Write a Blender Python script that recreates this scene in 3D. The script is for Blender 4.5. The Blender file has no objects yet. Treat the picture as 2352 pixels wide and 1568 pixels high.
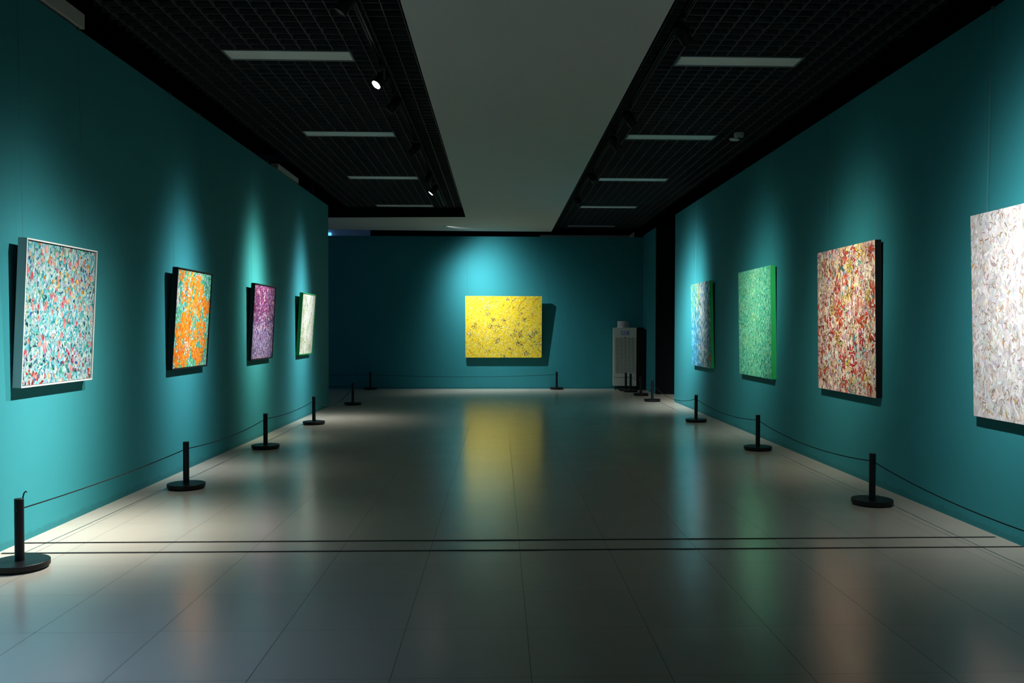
import bpy, bmesh, math, random
from mathutils import Vector, Matrix

C = bpy.context.scene.collection
PI = math.pi
rnd = random.Random(7)

# ------------------------------------------------------------------ helpers
def lin(c):
    c = c / 255.0
    return c / 12.92 if c <= 0.04045 else ((c + 0.055) / 1.055) ** 2.4

def rgb(r, g, b):
    return (lin(r), lin(g), lin(b), 1.0)

def link(o, parent=None):
    C.objects.link(o)
    if parent is not None:
        o.parent = parent
    return o

def tag(o, label=None, cat=None, group=None, kind=None):
    if label: o['label'] = label
    if cat: o['category'] = cat
    if group: o['group'] = group
    if kind: o['kind'] = kind
    return o

def empty(name, loc=(0, 0, 0), rot=(0, 0, 0)):
    o = bpy.data.objects.new(name, None)
    o.empty_display_size = 0.1
    o.location = loc
    o.rotation_euler = rot
    return link(o)

def obj(name, bm, m, parent=None, smooth=False):
    bmesh.ops.recalc_face_normals(bm, faces=bm.faces[:])
    me = bpy.data.meshes.new(name)
    bm.to_mesh(me)
    bm.free()
    if m: me.materials.append(m)
    if smooth:
        for p in me.polygons: p.use_smooth = True
    o = bpy.data.objects.new(name, me)
    return link(o, parent)

def soft(o, width=0.004, seg=2):
    b = o.modifiers.new('bevel', 'BEVEL')
    b.width = width; b.segments = seg; b.limit_method = 'ANGLE'; b.angle_limit = math.radians(40)
    return o

def add_box(bm, x0, x1, y0, y1, z0, z1):
    v = [bm.verts.new(p) for p in ((x0, y0, z0), (x1, y0, z0), (x1, y1, z0), (x0, y1, z0),
                                   (x0, y0, z1), (x1, y0, z1), (x1, y1, z1), (x0, y1, z1))]
    for f in ((3, 2, 1, 0), (4, 5, 6, 7), (0, 1, 5, 4), (1, 2, 6, 5), (2, 3, 7, 6), (3, 0, 4, 7)):
        bm.faces.new([v[i] for i in f])

def box(x0, x1, y0, y1, z0, z1):
    bm = bmesh.new(); add_box(bm, x0, x1, y0, y1, z0, z1); return bm

def add_prism(bm, pts, z0, z1):
    a = [bm.verts.new((x, y, z0)) for x, y in pts]
    b = [bm.verts.new((x, y, z1)) for x, y in pts]
    n = len(pts)
    bm.faces.new(a[::-1]); bm.faces.new(b)
    for i in range(n):
        j = (i + 1) % n
        bm.faces.new((a[i], a[j], b[j], b[i]))

def add_lathe(bm, prof, seg=40, mat=Matrix.Identity(4)):
    """prof: list of (r, z) from axis to axis"""
    rings = []
    for r, z in prof:
        if r < 1e-6:
            rings.append([bm.verts.new(mat @ Vector((0, 0, z)))])
        else:
            rings.append([bm.verts.new(mat @ Vector((r * math.cos(2 * PI * k / seg), r * math.sin(2 * PI * k / seg), z))) for k in range(seg)])
    for a, b in zip(rings, rings[1:]):
        for k in range(seg):
            l = (k + 1) % seg
            if len(a) == 1 and len(b) == 1: continue
            if len(a) == 1: bm.faces.new((a[0], b[k], b[l]))
            elif len(b) == 1: bm.faces.new((a[k], a[l], b[0]))
            else: bm.faces.new((a[k], a[l], b[l], b[k]))

def lathe(prof, seg=40, mat=Matrix.Identity(4)):
    bm = bmesh.new(); add_lathe(bm, prof, seg, mat); return bm

def add_tube(bm, pts, r, seg=8):
    pts = [Vector(p) for p in pts]
    rings = []
    for i, p in enumerate(pts):
        a = pts[max(i - 1, 0)]; b = pts[min(i + 1, len(pts) - 1)]
        t = (b - a).normalized()
        s = t.cross(Vector((0, 0, 1)))
        if s.length < 1e-3: s = t.cross(Vector((1, 0, 0)))
        s.normalize(); u = s.cross(t).normalized()
        rings.append([bm.verts.new(p + r * (math.cos(2 * PI * k / seg) * s + math.sin(2 * PI * k / seg) * u)) for k in range(seg)])
    for a, b in zip(rings, rings[1:]):
        for k in range(seg):
            l = (k + 1) % seg
            bm.faces.new((a[k], a[l], b[l], b[k]))
    bm.faces.new(rings[0][::-1]); bm.faces.new(rings[-1])

# ------------------------------------------------------------------ materials
def mat(name, color, rough=0.5, metal=0.0, spec=0.5, noise=0.06, nscale=18.0, bump=0.0, bscale=200.0):
    m = bpy.data.materials.new(name); m.use_nodes = True
    nt = m.node_tree; N = nt.nodes; L = nt.links
    b = N['Principled BSDF']
    b.inputs['Roughness'].default_value = rough
    b.inputs['Metallic'].default_value = metal
    b.inputs['Specular IOR Level'].default_value = spec
    tc = N.new('ShaderNodeTexCoord')
    nz = N.new('ShaderNodeTexNoise'); nz.inputs['Scale'].default_value = nscale; nz.inputs['Detail'].default_value = 4
    L.new(tc.outputs['Object'], nz.inputs['Vector'])
    mp = N.new('ShaderNodeMapRange'); mp.inputs['To Min'].default_value = 1 - noise; mp.inputs['To Max'].default_value = 1 + noise
    L.new(nz.outputs['Fac'], mp.inputs['Value'])
    mx = N.new('ShaderNodeMix'); mx.data_type = 'RGBA'; mx.blend_type = 'MULTIPLY'; mx.inputs['Factor'].default_value = 1
    mx.inputs['A'].default_value = color
    L.new(mp.outputs['Result'], mx.inputs['B'])
    L.new(mx.outputs['Result'], b.inputs['Base Color'])
    if bump > 0:
        n2 = N.new('ShaderNodeTexNoise'); n2.inputs['Scale'].default_value = bscale; n2.inputs['Detail'].default_value = 3
        L.new(tc.outputs['Object'], n2.inputs['Vector'])
        bp = N.new('ShaderNodeBump'); bp.inputs['Strength'].default_value = bump; bp.inputs['Distance'].default_value = 0.002
        L.new(n2.outputs['Fac'], bp.inputs['Height']); L.new(bp.outputs['Normal'], b.inputs['Normal'])
    return m

def emit(name, color, strength):
    m = bpy.data.materials.new(name); m.use_nodes = True
    b = m.node_tree.nodes['Principled BSDF']
    b.inputs['Base Color'].default_value = color
    b.inputs['Emission Color'].default_value = color
    b.inputs['Emission Strength'].default_value = strength
    return m

TILE, TX, TY = 0.603, 0.139, 4.867
def floor_material():
    m = bpy.data.materials.new('floor_tiles'); m.use_nodes = True
    nt = m.node_tree; N = nt.nodes; L = nt.links
    b = N['Principled BSDF']
    tc = N.new('ShaderNodeTexCoord'); sp = N.new('ShaderNodeSeparateXYZ')
    L.new(tc.outputs['Object'], sp.inputs[0])
    def M(op, a, c=None, d=None):
        n = N.new('ShaderNodeMath'); n.operation = op
        for i, x in enumerate((a, c, d)):
            if x is None: continue
            if isinstance(x, (int, float)): n.inputs[i].default_value = x
            else: L.new(x, n.inputs[i])
        return n.outputs[0]
    def near_grid(co, off, w):      # 1 on a joint
        t = M('DIVIDE', M('SUBTRACT', co, off), TILE)
        f = M('FRACT', M('ADD', t, 0.5))
        return M('LESS_THAN', M('ABSOLUTE', M('SUBTRACT', f, 0.5)), w / TILE / 2), M('FLOOR', t)
    x, y = sp.outputs[0], sp.outputs[1]
    jx, ix = near_grid(x, TX, 0.0032)
    jy, iy = near_grid(y, TY, 0.0036)
    inside = M('MULTIPLY', M('GREATER_THAN', x, -3.085), M('LESS_THAN', x, 3.265))
    edge = M('MAXIMUM', M('LESS_THAN', M('ABSOLUTE', M('ADD', x, 3.085)), 0.0026), M('LESS_THAN', M('ABSOLUTE', M('SUBTRACT', x, 3.265)), 0.0028))
    long_j = M('MAXIMUM', M('MULTIPLY', jx, inside), edge)
    line = M('MAXIMUM', M('MULTIPLY', long_j, 0.85), M('MULTIPLY', jy, 0.6))
    cv = N.new('ShaderNodeCombineXYZ'); L.new(ix, cv.inputs[0]); L.new(iy, cv.inputs[1])
    wn = N.new('ShaderNodeTexWhiteNoise'); L.new(cv.outputs[0], wn.inputs['Vector'])
    nz = N.new('ShaderNodeTexNoise'); nz.inputs['Scale'].default_value = 3.0; nz.inputs['Detail'].default_value = 6
    L.new(tc.outputs['Object'], nz.inputs['Vector'])
    var = M('ADD', M('ADD', M('MULTIPLY', wn.outputs['Value'], 0.05), M('MULTIPLY', nz.outputs['Fac'], 0.06)), 0.945)
    mx = N.new('ShaderNodeMix'); mx.data_type = 'RGBA'; mx.blend_type = 'MULTIPLY'; mx.inputs['Factor'].default_value = 1
    mx.inputs['A'].default_value = FLOOR_COL
    L.new(var, mx.inputs['B'])
    m2 = N.new('ShaderNodeMix'); m2.data_type = 'RGBA'
    L.new(line, m2.inputs['Factor']); L.new(mx.outputs['Result'], m2.inputs['A']); m2.inputs['B'].default_value = (0.012, 0.011, 0.010, 1)
    L.new(m2.outputs['Result'], b.inputs['Base Color'])
    rg = M('ADD', M('MULTIPLY', nz.outputs['Fac'], 0.06), FLOOR_ROUGH)
    L.new(M('ADD', rg, M('MULTIPLY', line, 0.4)), b.inputs['Roughness'])
    b.inputs['Specular IOR Level'].default_value = 0.5
    return m

def wall_material():
    m = mat('teal_wall_paint', WALL_COL, rough=0.75, spec=0.25, noise=0.05, nscale=2.2, bump=0.10, bscale=160.0)
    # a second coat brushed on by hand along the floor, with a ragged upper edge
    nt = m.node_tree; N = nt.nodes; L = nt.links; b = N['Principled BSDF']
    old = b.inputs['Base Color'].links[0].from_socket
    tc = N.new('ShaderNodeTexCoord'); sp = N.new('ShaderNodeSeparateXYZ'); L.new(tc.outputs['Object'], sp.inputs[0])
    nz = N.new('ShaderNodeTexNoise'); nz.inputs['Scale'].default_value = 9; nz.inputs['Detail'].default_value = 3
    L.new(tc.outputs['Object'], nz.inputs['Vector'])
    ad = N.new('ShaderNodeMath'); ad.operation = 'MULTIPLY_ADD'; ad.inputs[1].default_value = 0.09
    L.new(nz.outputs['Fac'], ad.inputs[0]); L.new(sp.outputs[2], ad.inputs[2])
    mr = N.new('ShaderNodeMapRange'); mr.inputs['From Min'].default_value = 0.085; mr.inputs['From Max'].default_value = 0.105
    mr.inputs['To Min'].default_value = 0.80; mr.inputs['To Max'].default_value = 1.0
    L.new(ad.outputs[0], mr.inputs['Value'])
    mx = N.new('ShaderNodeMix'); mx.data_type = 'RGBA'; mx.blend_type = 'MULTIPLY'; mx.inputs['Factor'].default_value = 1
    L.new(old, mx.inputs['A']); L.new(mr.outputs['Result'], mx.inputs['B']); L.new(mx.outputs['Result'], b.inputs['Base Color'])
    return m

FLOOR_COL = (0.52, 0.475, 0.395, 1)
FLOOR_ROUGH = 0.19
WALL_COL = (0.023, 0.215, 0.245, 1)

M_FLOOR = floor_material()
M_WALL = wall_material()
M_SOFFIT = mat('soffit_paint', (0.50, 0.50, 0.48, 1), rough=0.8, noise=0.03, nscale=2)
M_BLACKCEIL = mat('black_plenum', (0.003, 0.003, 0.003, 1), rough=0.9, spec=0.1)
M_GRID = mat('dark_ceiling_grid', (0.055, 0.055, 0.058, 1), rough=0.55, spec=0.3)
M_DARKWALL = mat('dark_wall', (0.004, 0.005, 0.006, 1), rough=0.9, spec=0.1)
M_PALE = mat('pale_plaster', (0.42, 0.40, 0.36, 1), rough=0.8)
M_BLACK = mat('black_powder_coat', (0.004, 0.004, 0.005, 1), rough=0.45, spec=0.32, bump=0.08, bscale=600)
M_RUBBER = mat('black_rubber', (0.006, 0.006, 0.006, 1), rough=0.75, spec=0.2)
M_ROPE = mat('black_cord', (0.005, 0.005, 0.006, 1), rough=0.8, spec=0.2, bump=0.4, bscale=900)
M_STRIP = mat('black_floor_strip', (0.008, 0.008, 0.009, 1), rough=0.55)
M_DIFF = mat('panel_diffuser', (0.78, 0.82, 0.80, 1), rough=0.6, noise=0.02)
M_ALU = mat('panel_frame', (0.22, 0.24, 0.24, 1), rough=0.5, metal=0.6)
M_WIRE = mat('steel_wire', (0.16, 0.17, 0.17, 1), rough=0.5, metal=0.5)
M_WHITEFRAME = mat('white_lacquer_frame', (0.62, 0.63, 0.62, 1), rough=0.4, noise=0.02)
M_BLACKFRAME = mat('black_frame', (0.006, 0.006, 0.007, 1), rough=0.5, spec=0.3)
M_GREENFRAME = mat('green_frame', (0.01, 0.30, 0.06, 1), rough=0.5)
M_GREENEDGE = mat('green_canvas_edge', (0.02, 0.55, 0.12, 1), rough=0.7)
M_YELLOWEDGE = mat('yellow_canvas_edge', (0.62, 0.42, 0.03, 1), rough=0.7)
M_WHITEEDGE = mat('white_canvas_edge', (0.55, 0.54, 0.52, 1), rough=0.7)
M_UNIT = mat('cream_sheet_metal', (0.52, 0.54, 0.47, 1), rough=0.45, noise=0.03)
M_UNITDARK = mat('dark_grey_metal', (0.10, 0.10, 0.095, 1), rough=0.6)  # dark grey metal for grille backing, latch, digits and caster forks
M_OUTLET = mat('grey_plastic_outlet', (0.45, 0.45, 0.46, 1), rough=0.45)
M_LABEL = mat('blue_control_label', (0.16, 0.19, 0.42, 1), rough=0.4)
M_LABELPALE = mat('pale_label_print', (0.45, 0.48, 0.60, 1), rough=0.4)
M_BLACKBOX = mat('black_box_surface', (0.004, 0.004, 0.005, 1), rough=0.7, spec=0.2)
M_DET = mat('white_plastic', (0.60, 0.62, 0.60, 1), rough=0.45)
M_LAMPBODY = mat('black_lamp_body', (0.003, 0.003, 0.003, 1), rough=0.55, spec=0.15)
M_YOKE = mat('grey_lamp_yoke', (0.10, 0.11, 0.11, 1), rough=0.45, metal=0.4)
M_LAMP = emit('lamp_face', (1.0, 0.98, 0.9, 1), 60.0)
M_LAMPOFF = mat('lamp_face_off', (0.015, 0.015, 0.015, 1), rough=0.2)
M_SKYWIN = emit('blue_daylight_window', (0.10, 0.40, 1.0, 1), 2.2)

# ------------------------------------------------------------------ camera
F, PX, PY, H = 1980.0, 1212.0, 800.0, 1.49
def cam_axes(vp=(1147.0, 756.0), r=0.0019):
    px, py = (vp[0] - PX) / F, (vp[1] - PY) / F
    a = (r * (1 + px * px) - py * px) / (1 + py * py - r * px * py)
    b = -(px + a * py)
    dY = Vector((px, py, 1)).normalized(); dX = Vector((1, a, b)).normalized()
    dZ = dX.cross(dY)
    # rows: camera axes in world coordinates
    right = Vector((dX[0], dY[0], dZ[0])); down = Vector((dX[1], dY[1], dZ[1])); fwd = Vector((dX[2], dY[2], dZ[2]))
    return right, down, fwd
right, down, fwd = cam_axes()
cd = bpy.data.cameras.new('camera'); cam = link(bpy.data.objects.new('camera', cd))
cd.sensor_fit = 'HORIZONTAL'; cd.sensor_width = 36.0
cd.lens = F * 36.0 / 2352.0
cd.shift_x = -(PX - 1176.0) / 2352.0
cd.shift_y = (PY - 784.0) / 2352.0
cd.clip_start = 0.05; cd.clip_end = 100
cam.matrix_world = Matrix(((right.x, -down.x, -fwd.x, 0), (right.y, -down.y, -fwd.y, 0), (right.z, -down.z, -fwd.z, H), (0, 0, 0, 1)))
bpy.context.scene.camera = cam

# ------------------------------------------------------------------ the room
def XL(y): return -3.355 + 0.0045 * y      # face of the left wall
XR = 3.612                                 # face of the right wall
YB = 21.6                                  # face of the end wall
ZT = 3.85                                  # top of the partition walls
ZG = 4.09                                  # underside of the open-cell grid
ZS = 3.90                                  # underside of the dropped band
Y0 = -3.0                                  # wall behind the photographer
YLE, YRE, YRS = 16.68, 17.67, 19.86        # end of left wall, end of right wall, start of its continuation

def struct(name, bm, m, parent=None, label=None):
    o = obj(name, bm, m, parent)
    o['kind'] = 'structure'
    if label: o['label'] = label
    return o

struct('floor', box(-9, 6.5, Y0 - 0.2, 27, -0.15, 0.0), M_FLOOR)

bm = bmesh.new()
add_prism(bm, [(XL(Y0), Y0), (XL(Y0) - 0.2, Y0), (XL(YLE) - 0.2, YLE), (XL(YLE), YLE)], 0, ZT)
struct('wall_left', bm, M_WALL)
bm = bmesh.new()
add_box(bm, XR, XR + 0.2, Y0, YRE, 0, ZT)
struct('wall_right', bm, M_WALL)
struct('wall_far_right', box(XR, XR + 0.2, YRS + 0.02, YB, 0, ZT), M_WALL)
struct('wall_passage', box(XR + 0.005, 6.3, YRS - 0.1, YRS + 0.02, 0, ZT), M_DARKWALL)  # passage wall made near-black: its shade is put into the colour
struct('wall_passage_end', box(6.3, 6.4, Y0, YRS, 0, 4.5), M_DARKWALL)
struct('wall_end', box(-8.8, XR, YB, YB + 0.25, 0, 3.805), M_WALL)
struct('wall_behind', box(-8.8, 6.4, Y0 - 0.2, Y0, 0, 4.6), M_DARKWALL)
struct('wall_corridor', box(-8.9, -8.8, 16.0, YB, 0, 4.6), M_DARKWALL)
struct('wall_corridor_near', box(-8.8, -3.5, 16.3, 16.5, 0, 4.6), M_DARKWALL)
# the blue-lit room seen over the end wall
struct('wall_beyond', box(-8.5, -3.86, 26.0, 26.1, 0, 5.6), M_PALE)
struct('wall_beyond_right', box(-3.86, 6.4, 26.0, 26.1, 0, 5.6), M_BLACKCEIL)
struct('window_1', box(-5.9, -5.02, 25.94, 26.0, 3.9, 4.36), M_SKYWIN)
# ceiling: black slab above, dropped pale band with its arm to the left, open-cell grids
bm = bmesh.new(); add_box(bm, -9, 6.5, Y0 - 0.2, 22.4, 4.75, 4.9); struct('ceiling', bm, M_BLACKCEIL)
bm = bmesh.new()
add_prism(bm, [(-0.73, Y0), (1.28, Y0), (1.28, 21.3), (-0.73, 21.27), (-4.3, 21.12), (-6.5, 21.1), (-6.5, 18.85), (-3.7, 18.85), (-0.73, 18.62)], ZS, 4.7)
sof = struct('ceiling_band', bm, M_SOFFIT)
sof.data.materials.append(M_BLACKCEIL)
for p in sof.data.polygons:
    if abs(p.normal.z) < 0.5: p.material_index = 1

def grid(name, x0, x1, y0, y1, gx, gy, holes):
    bm = bmesh.new(); w = 0.004; z0, z1 = ZG, ZG + 0.04
    n0, n1 = math.ceil((x0 - gx) / 0.15), math.floor((x1 - gx) / 0.15)
    def cuts(fixed, lo, hi, axis):
        segs = [(lo, hi)]
        for hx0, hx1, hy0, hy1 in holes:
            a0, a1, b0, b1 = (hx0, hx1, hy0, hy1) if axis == 'x' else (hy0, hy1, hx0, hx1)
            if a0 + 0.004 < fixed < a1 - 0.004:
                out = []
                for s, e in segs:
                    if b1 <= s or b0 >= e: out.append((s, e)); continue
                    if b0 > s: out.append((s, b0))
                    if b1 < e: out.append((b1, e))
                segs = out
        return segs
    for k in range(n0, n1 + 1):
        x = gx + 0.15 * k
        for s, e in cuts(x, y0, y1, 'x'):
            add_box(bm, x - w, x + w, s, e, z0, z1)
    n0, n1 = math.ceil((y0 - gy) / 0.15), math.floor((y1 - gy) / 0.15)
    for k in range(n0, n1 + 1):
        y = gy + 0.15 * k
        for s, e in cuts(y, x0, x1, 'y'):
            add_box(bm, s, e, y - w, y + w, z0 + 0.0004, z1 - 0.0004)
    return struct(name, bm, M_GRID)

LP = [8.33, 11.63, 14.95, 18.32]
RP = [8.35, 11.65, 14.95, 18.32, 21.72]
lh = [(-2.605, -1.395, y - 0.155, y + 0.155) for y in LP]
rh = [(1.71, 2.92, y - 0.155, y + 0.155) for y in RP]
grid('ceiling_grid_left', -3.28, -0.74, 1.0, 18.6, -2.6 - 0.005, LP[0] - 0.155, lh)
grid('ceiling_grid_right', 1.30, 3.59, 1.0, 22.3, 1.71 - 0.005, RP[0] - 0.155, rh)

# pale pieces on top of the walls
bm = bmesh.new(); add_box(bm, -3.42, -3.302, 5.4, 7.03, ZT + 0.02, ZT + 0.135); struct('trim_1', bm, M_PALE)
bm = bmesh.new(); add_box(bm, -3.40, -3.295, 13.0, 14.31, ZT + 0.015, ZT + 0.10); struct('trim_2', bm, M_PALE)
bm = bmesh.new(); add_box(bm, 1.02, 3.26, YB + 0.01, YB + 0.12, 3.805, 3.85); struct('trim_3', bm, M_ALU)
bm = bmesh.new()
v = [bm.verts.new(p) for p in ((3.26, YB + 0.01, 3.805), (3.38, YB + 0.01, 3.805), (3.38, YB + 0.01, 3.94), (3.26, YB + 0.01, 3.85),
                               (3.26, YB + 0.12, 3.805), (3.38, YB + 0.12, 3.805), (3.38, YB + 0.12, 3.94), (3.26, YB + 0.12, 3.85))]
for f in ((0, 1, 2, 3), (7, 6, 5, 4), (0, 4, 5, 1), (1, 5, 6, 2), (2, 6, 7, 3), (3, 7, 4, 0)): bm.faces.new([v[i] for i in f])
struct('trim_4', bm, M_PALE)
# two thin black strips let into the floor across the room
for i, y in enumerate((6.062, 5.785)):
    bm = bmesh.new(); add_prism(bm, [(-3.29 if i else -3.30, y - 0.011), (3.56 if i == 0 else 3.60, y - 0.009), (3.575 if i == 0 else 3.608, y), (3.56 if i == 0 else 3.60, y + 0.009), (-3.29, y + 0.011)], 0.0005, 0.004)
    struct('trim_%d' % (5 + i), bm, M_STRIP)

# ------------------------------------------------------------------ unlit ceiling light panels
def panel(x0, x1, y, label):
    t = empty('ceiling_light_panel', ((x0 + x1) / 2, y, ZG))
    tag(t, label, 'ceiling light', 'unlit ceiling light panels')
    hw, hd, f = (x1 - x0) / 2, 0.15, 0.016
    bm = bmesh.new()
    add_box(bm, -hw, hw, -hd, -hd + f, -0.006, 0.05); add_box(bm, -hw, hw, hd - f, hd, -0.006, 0.05)
    add_box(bm, -hw, -hw + f, -hd + f, hd - f, -0.006, 0.05); add_box(bm, hw - f, hw, -hd + f, hd - f, -0.006, 0.05)
    obj('panel_frame', bm, M_ALU, t)
    obj('diffuser', box(-hw + f, hw - f, -hd + f, hd - f, 0.002, 0.02), M_DIFF, t)
    return t
for y, w in zip(LP, ('nearest the camera, beside the glowing track spotlight', 'second from the camera', 'third from the camera, above the small lit spotlight', 'furthest from the camera, by the pale ceiling arm')):
    panel(-2.6, -1.4, y, 'unlit white light panel in the left ceiling grid, ' + w)
for y, w in zip(RP, ('nearest the camera', 'second from the camera, beside the ceiling detector', 'third from the camera', 'fourth from the camera', 'furthest, over the end wall')):
    panel(1.715, 2.915, y, 'unlit white light panel in the right ceiling grid, ' + w)

# ------------------------------------------------------------------ lighting tracks and spotlights
ZTR = 3.985
def track(x, y0, y1, label):
    t = empty('lighting_track', (x, (y0 + y1) / 2, ZTR))
    tag(t, label, 'lighting track', 'lighting tracks')
    h = (y1 - y0) / 2
    bm = bmesh.new()
    add_box(bm, -0.018, 0.018, -h, h, 0.014, 0.034)
    add_box(bm, -0.018, -0.008, -h, h, 0.0, 0.014); add_box(bm, 0.008, 0.018, -h, h, 0.0, 0.014)
    obj('rail', bm, M_LAMPBODY, t)
    n = int((y1 - y0) / 3.0)
    for k in range(n + 1):
        y = -h + 0.2 + (2 * h - 0.4) * k / n
        obj('hanger', box(-0.006, 0.006, y - 0.006, y + 0.006, 0.034, ZG + 0.03 - ZTR), M_LAMPBODY, t)
    return t
track(-1.115, 1.5, 17.6, 'black lighting track under the left ceiling grid')
track(1.46, 1.5, 21.0, 'black lighting track under the right ceiling grid')

def beam_profile(ld, wide, tall):
    """photometric profile of a reflector lamp with a spread lens: a soft oval core plus a weak wide spill"""
    ld.use_nodes = True
    nt = ld.node_tree; N = nt.nodes; L = nt.links
    em = N['Emission']
    tc = N.new('ShaderNodeTexCoord'); sp = N.new('ShaderNodeSeparateXYZ'); L.new(tc.outputs['Normal'], sp.inputs[0])
    def M(op, a, b=None):
        n = N.new('ShaderNodeMath'); n.operation = op
        for i, x in enumerate((a, b)):
            if x is None: continue
            if isinstance(x, (int, float)): n.inputs[i].default_value = x
            else: L.new(x, n.inputs[i])
        return n.outputs[0]
    az = M('ABSOLUTE', sp.outputs[2])
    def gauss(w, t):
        a = M('DIVIDE', M('ARCTAN2', sp.outputs[0], az), math.radians(w / 2) / 0.8326)
        b = M('DIVIDE', M('ARCTAN2', sp.outputs[1], az), math.radians(t / 2) / 0.8326)
        return M('EXPONENT', M('MULTIPLY', M('ADD', M('MULTIPLY', a, a), M('MULTIPLY', b, b)), -1.0))
    L.new(M('ADD', gauss(wide, tall), M('MULTIPLY', gauss(48, 48), 0.004)), em.inputs['Strength'])

def spot(x, y, target, label, power, color=(1, 1, 1), cone=62.0, tall=None, recess=0.05, lit=True, drop=0.13, yoke=None, blend=1.0, dz=None):
    """a track spotlight: adapter, stem, yoke and a cylinder head that points at target"""
    t = empty('track_spotlight', (x, y, ZTR))
    tag(t, label, 'spotlight', 'track spotlights')
    piv = Vector((0, 0, -drop))
    d = (Vector(target) - Vector((x, y, ZTR - drop))).normalized()
    az = math.atan2(d.x, d.y)
    obj('adapter', box(-0.016, 0.016, -0.06, 0.06, -0.028, 0.004), M_LAMPBODY, t)
    obj('stem', lathe([(0, -0.06), (0.009, -0.06), (0.009, -0.026), (0, -0.026)], 16), M_LAMPBODY, t)
    # yoke: a bow with two flat arms either side of the head, turned about the vertical
    bm = bmesh.new(); a = 0.058
    add_box(bm, -a, a, -0.011, 0.011, -0.063, -0.058)
    for s in (-1, 1): add_box(bm, min(s * a, s * (a - 0.005)), max(s * a, s * (a - 0.005)), -0.011, 0.011, -drop - 0.012, -0.058)
    yk = obj('yoke', bm, yoke or M_LAMPBODY, t); yk.rotation_euler = (0, 0, -az)
    q = d.to_track_quat('Z', 'Y').to_matrix().to_4x4()
    mt = Matrix.Translation(piv) @ q
    r, f = 0.050, 0.085
    hd = obj('lamp_head', lathe([(0, -0.10), (0.030, -0.10), (0.042, -0.085), (r, -0.06), (r, f), (r - 0.004, f), (r - 0.005, f - recess), (r - 0.005, f - recess - 0.004), (0, f - recess - 0.004)], 32, mt), M_LAMPBODY, t, True)
    for k in range(4):
        obj('cooling_fin', lathe([(r - 0.002, -0.055 + 0.016 * k), (r + 0.004, -0.055 + 0.016 * k), (r + 0.004, -0.050 + 0.016 * k), (r - 0.002, -0.050 + 0.016 * k)], 32, mt), M_LAMPBODY, hd)
    obj('lamp_face', lathe([(0, f - recess - 0.001), (r - 0.007, f - recess - 0.001), (r - 0.007, f - recess), (0, f - recess + 0.002)], 32, mt), M_LAMP if lit else M_LAMPOFF, t)
    if lit:
        ld = bpy.data.lights.new('spot_beam', 'SPOT'); ld.energy = power * PW; ld.color = color
        ld.spot_size = math.radians(110); ld.spot_blend = 0.6; ld.shadow_soft_size = 0.018
        beam_profile(ld, cone, tall or cone)
        lo = link(bpy.data.objects.new('spot_beam', ld), t)
        lo.matrix_local = Matrix.Translation(piv + d * (f + 0.012)) @ d.to_track_quat('-Z', 'Y').to_matrix().to_4x4()
    return t
PW = 1.0
LXT, RXT = -1.115, 1.46
spot(LXT, 2.00, (-2.85, 3.30, 0.05), 'added cool spotlight out of view on the left track, tinting the near floor blue', 700, (.44, .64, 1.0), cone=36)  # lamp added out of view to spread cool light over the near-left floor
spot(LXT, 6.35, (-3.30, 6.15, 0.42), 'black track spotlight lighting the white-framed painting, on the left track', 1600, (1, .985, .93), cone=23, tall=28)
spot(LXT, 8.20, (-3.3, 6.30, 0.55), 'glowing track spotlight facing the camera beside the nearest left light panel', 1050, (1, .97, .88), cone=21, recess=0.004, yoke=M_YOKE, drop=0.15)
spot(LXT, 9.20, (-3.3, 9.15, 1.25), 'black track spotlight lighting the orange painting, on the left track', 1320, (.93, .97, 1.0), cone=17, tall=25)
spot(LXT, 11.45, (-3.3, 11.80, 1.65), 'black track spotlight lighting the purple painting, on the left track', 1750, (1, .99, .80), cone=16, tall=25)
spot(LXT, 14.75, (-3.3, 14.40, 1.30), 'lit track spotlight seen side-on below the third left light panel', 1400, (.93, .97, 1.0), cone=17, tall=29, recess=0.004)
spot(LXT, 13.60, (-2.9, 14.1, 0.0), 'small black track spotlight just before the third left light panel', 260, (1, .97, .90), cone=30)
spot(RXT, 4.00, (3.55, 5.60, 1.80), 'black track spotlight lighting the white painting, on the right track', 1350, (1, .99, .97), cone=20, tall=28)
spot(RXT, 6.90, (3.55, 8.80, 1.55), 'black track spotlight lighting the red floral painting, on the right track', 800, (1, .95, .82), cone=19, tall=26)
spot(RXT, 9.70, (3.55, 11.95, 1.50), 'black track spotlight lighting the green painting, on the right track', 900, (.94, 1, .92), cone=19, tall=26)
spot(RXT, 13.5, (3.55, 16.25, 1.60), 'black track spotlight lighting the blue painting, on the right track', 3800, (.95, 1, 1), cone=18, tall=26)
spot(RXT, 10.95, (3.3, 12.5, 1.6), 'unlit black track spotlight beside the second light panel of the right grid', 0, lit=False, yoke=M_YOKE)
spot(RXT, 16.0, (3.3, 17.6, 1.6), 'unlit black track spotlight nearest the end wall on the right track', 0, lit=False)
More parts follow.
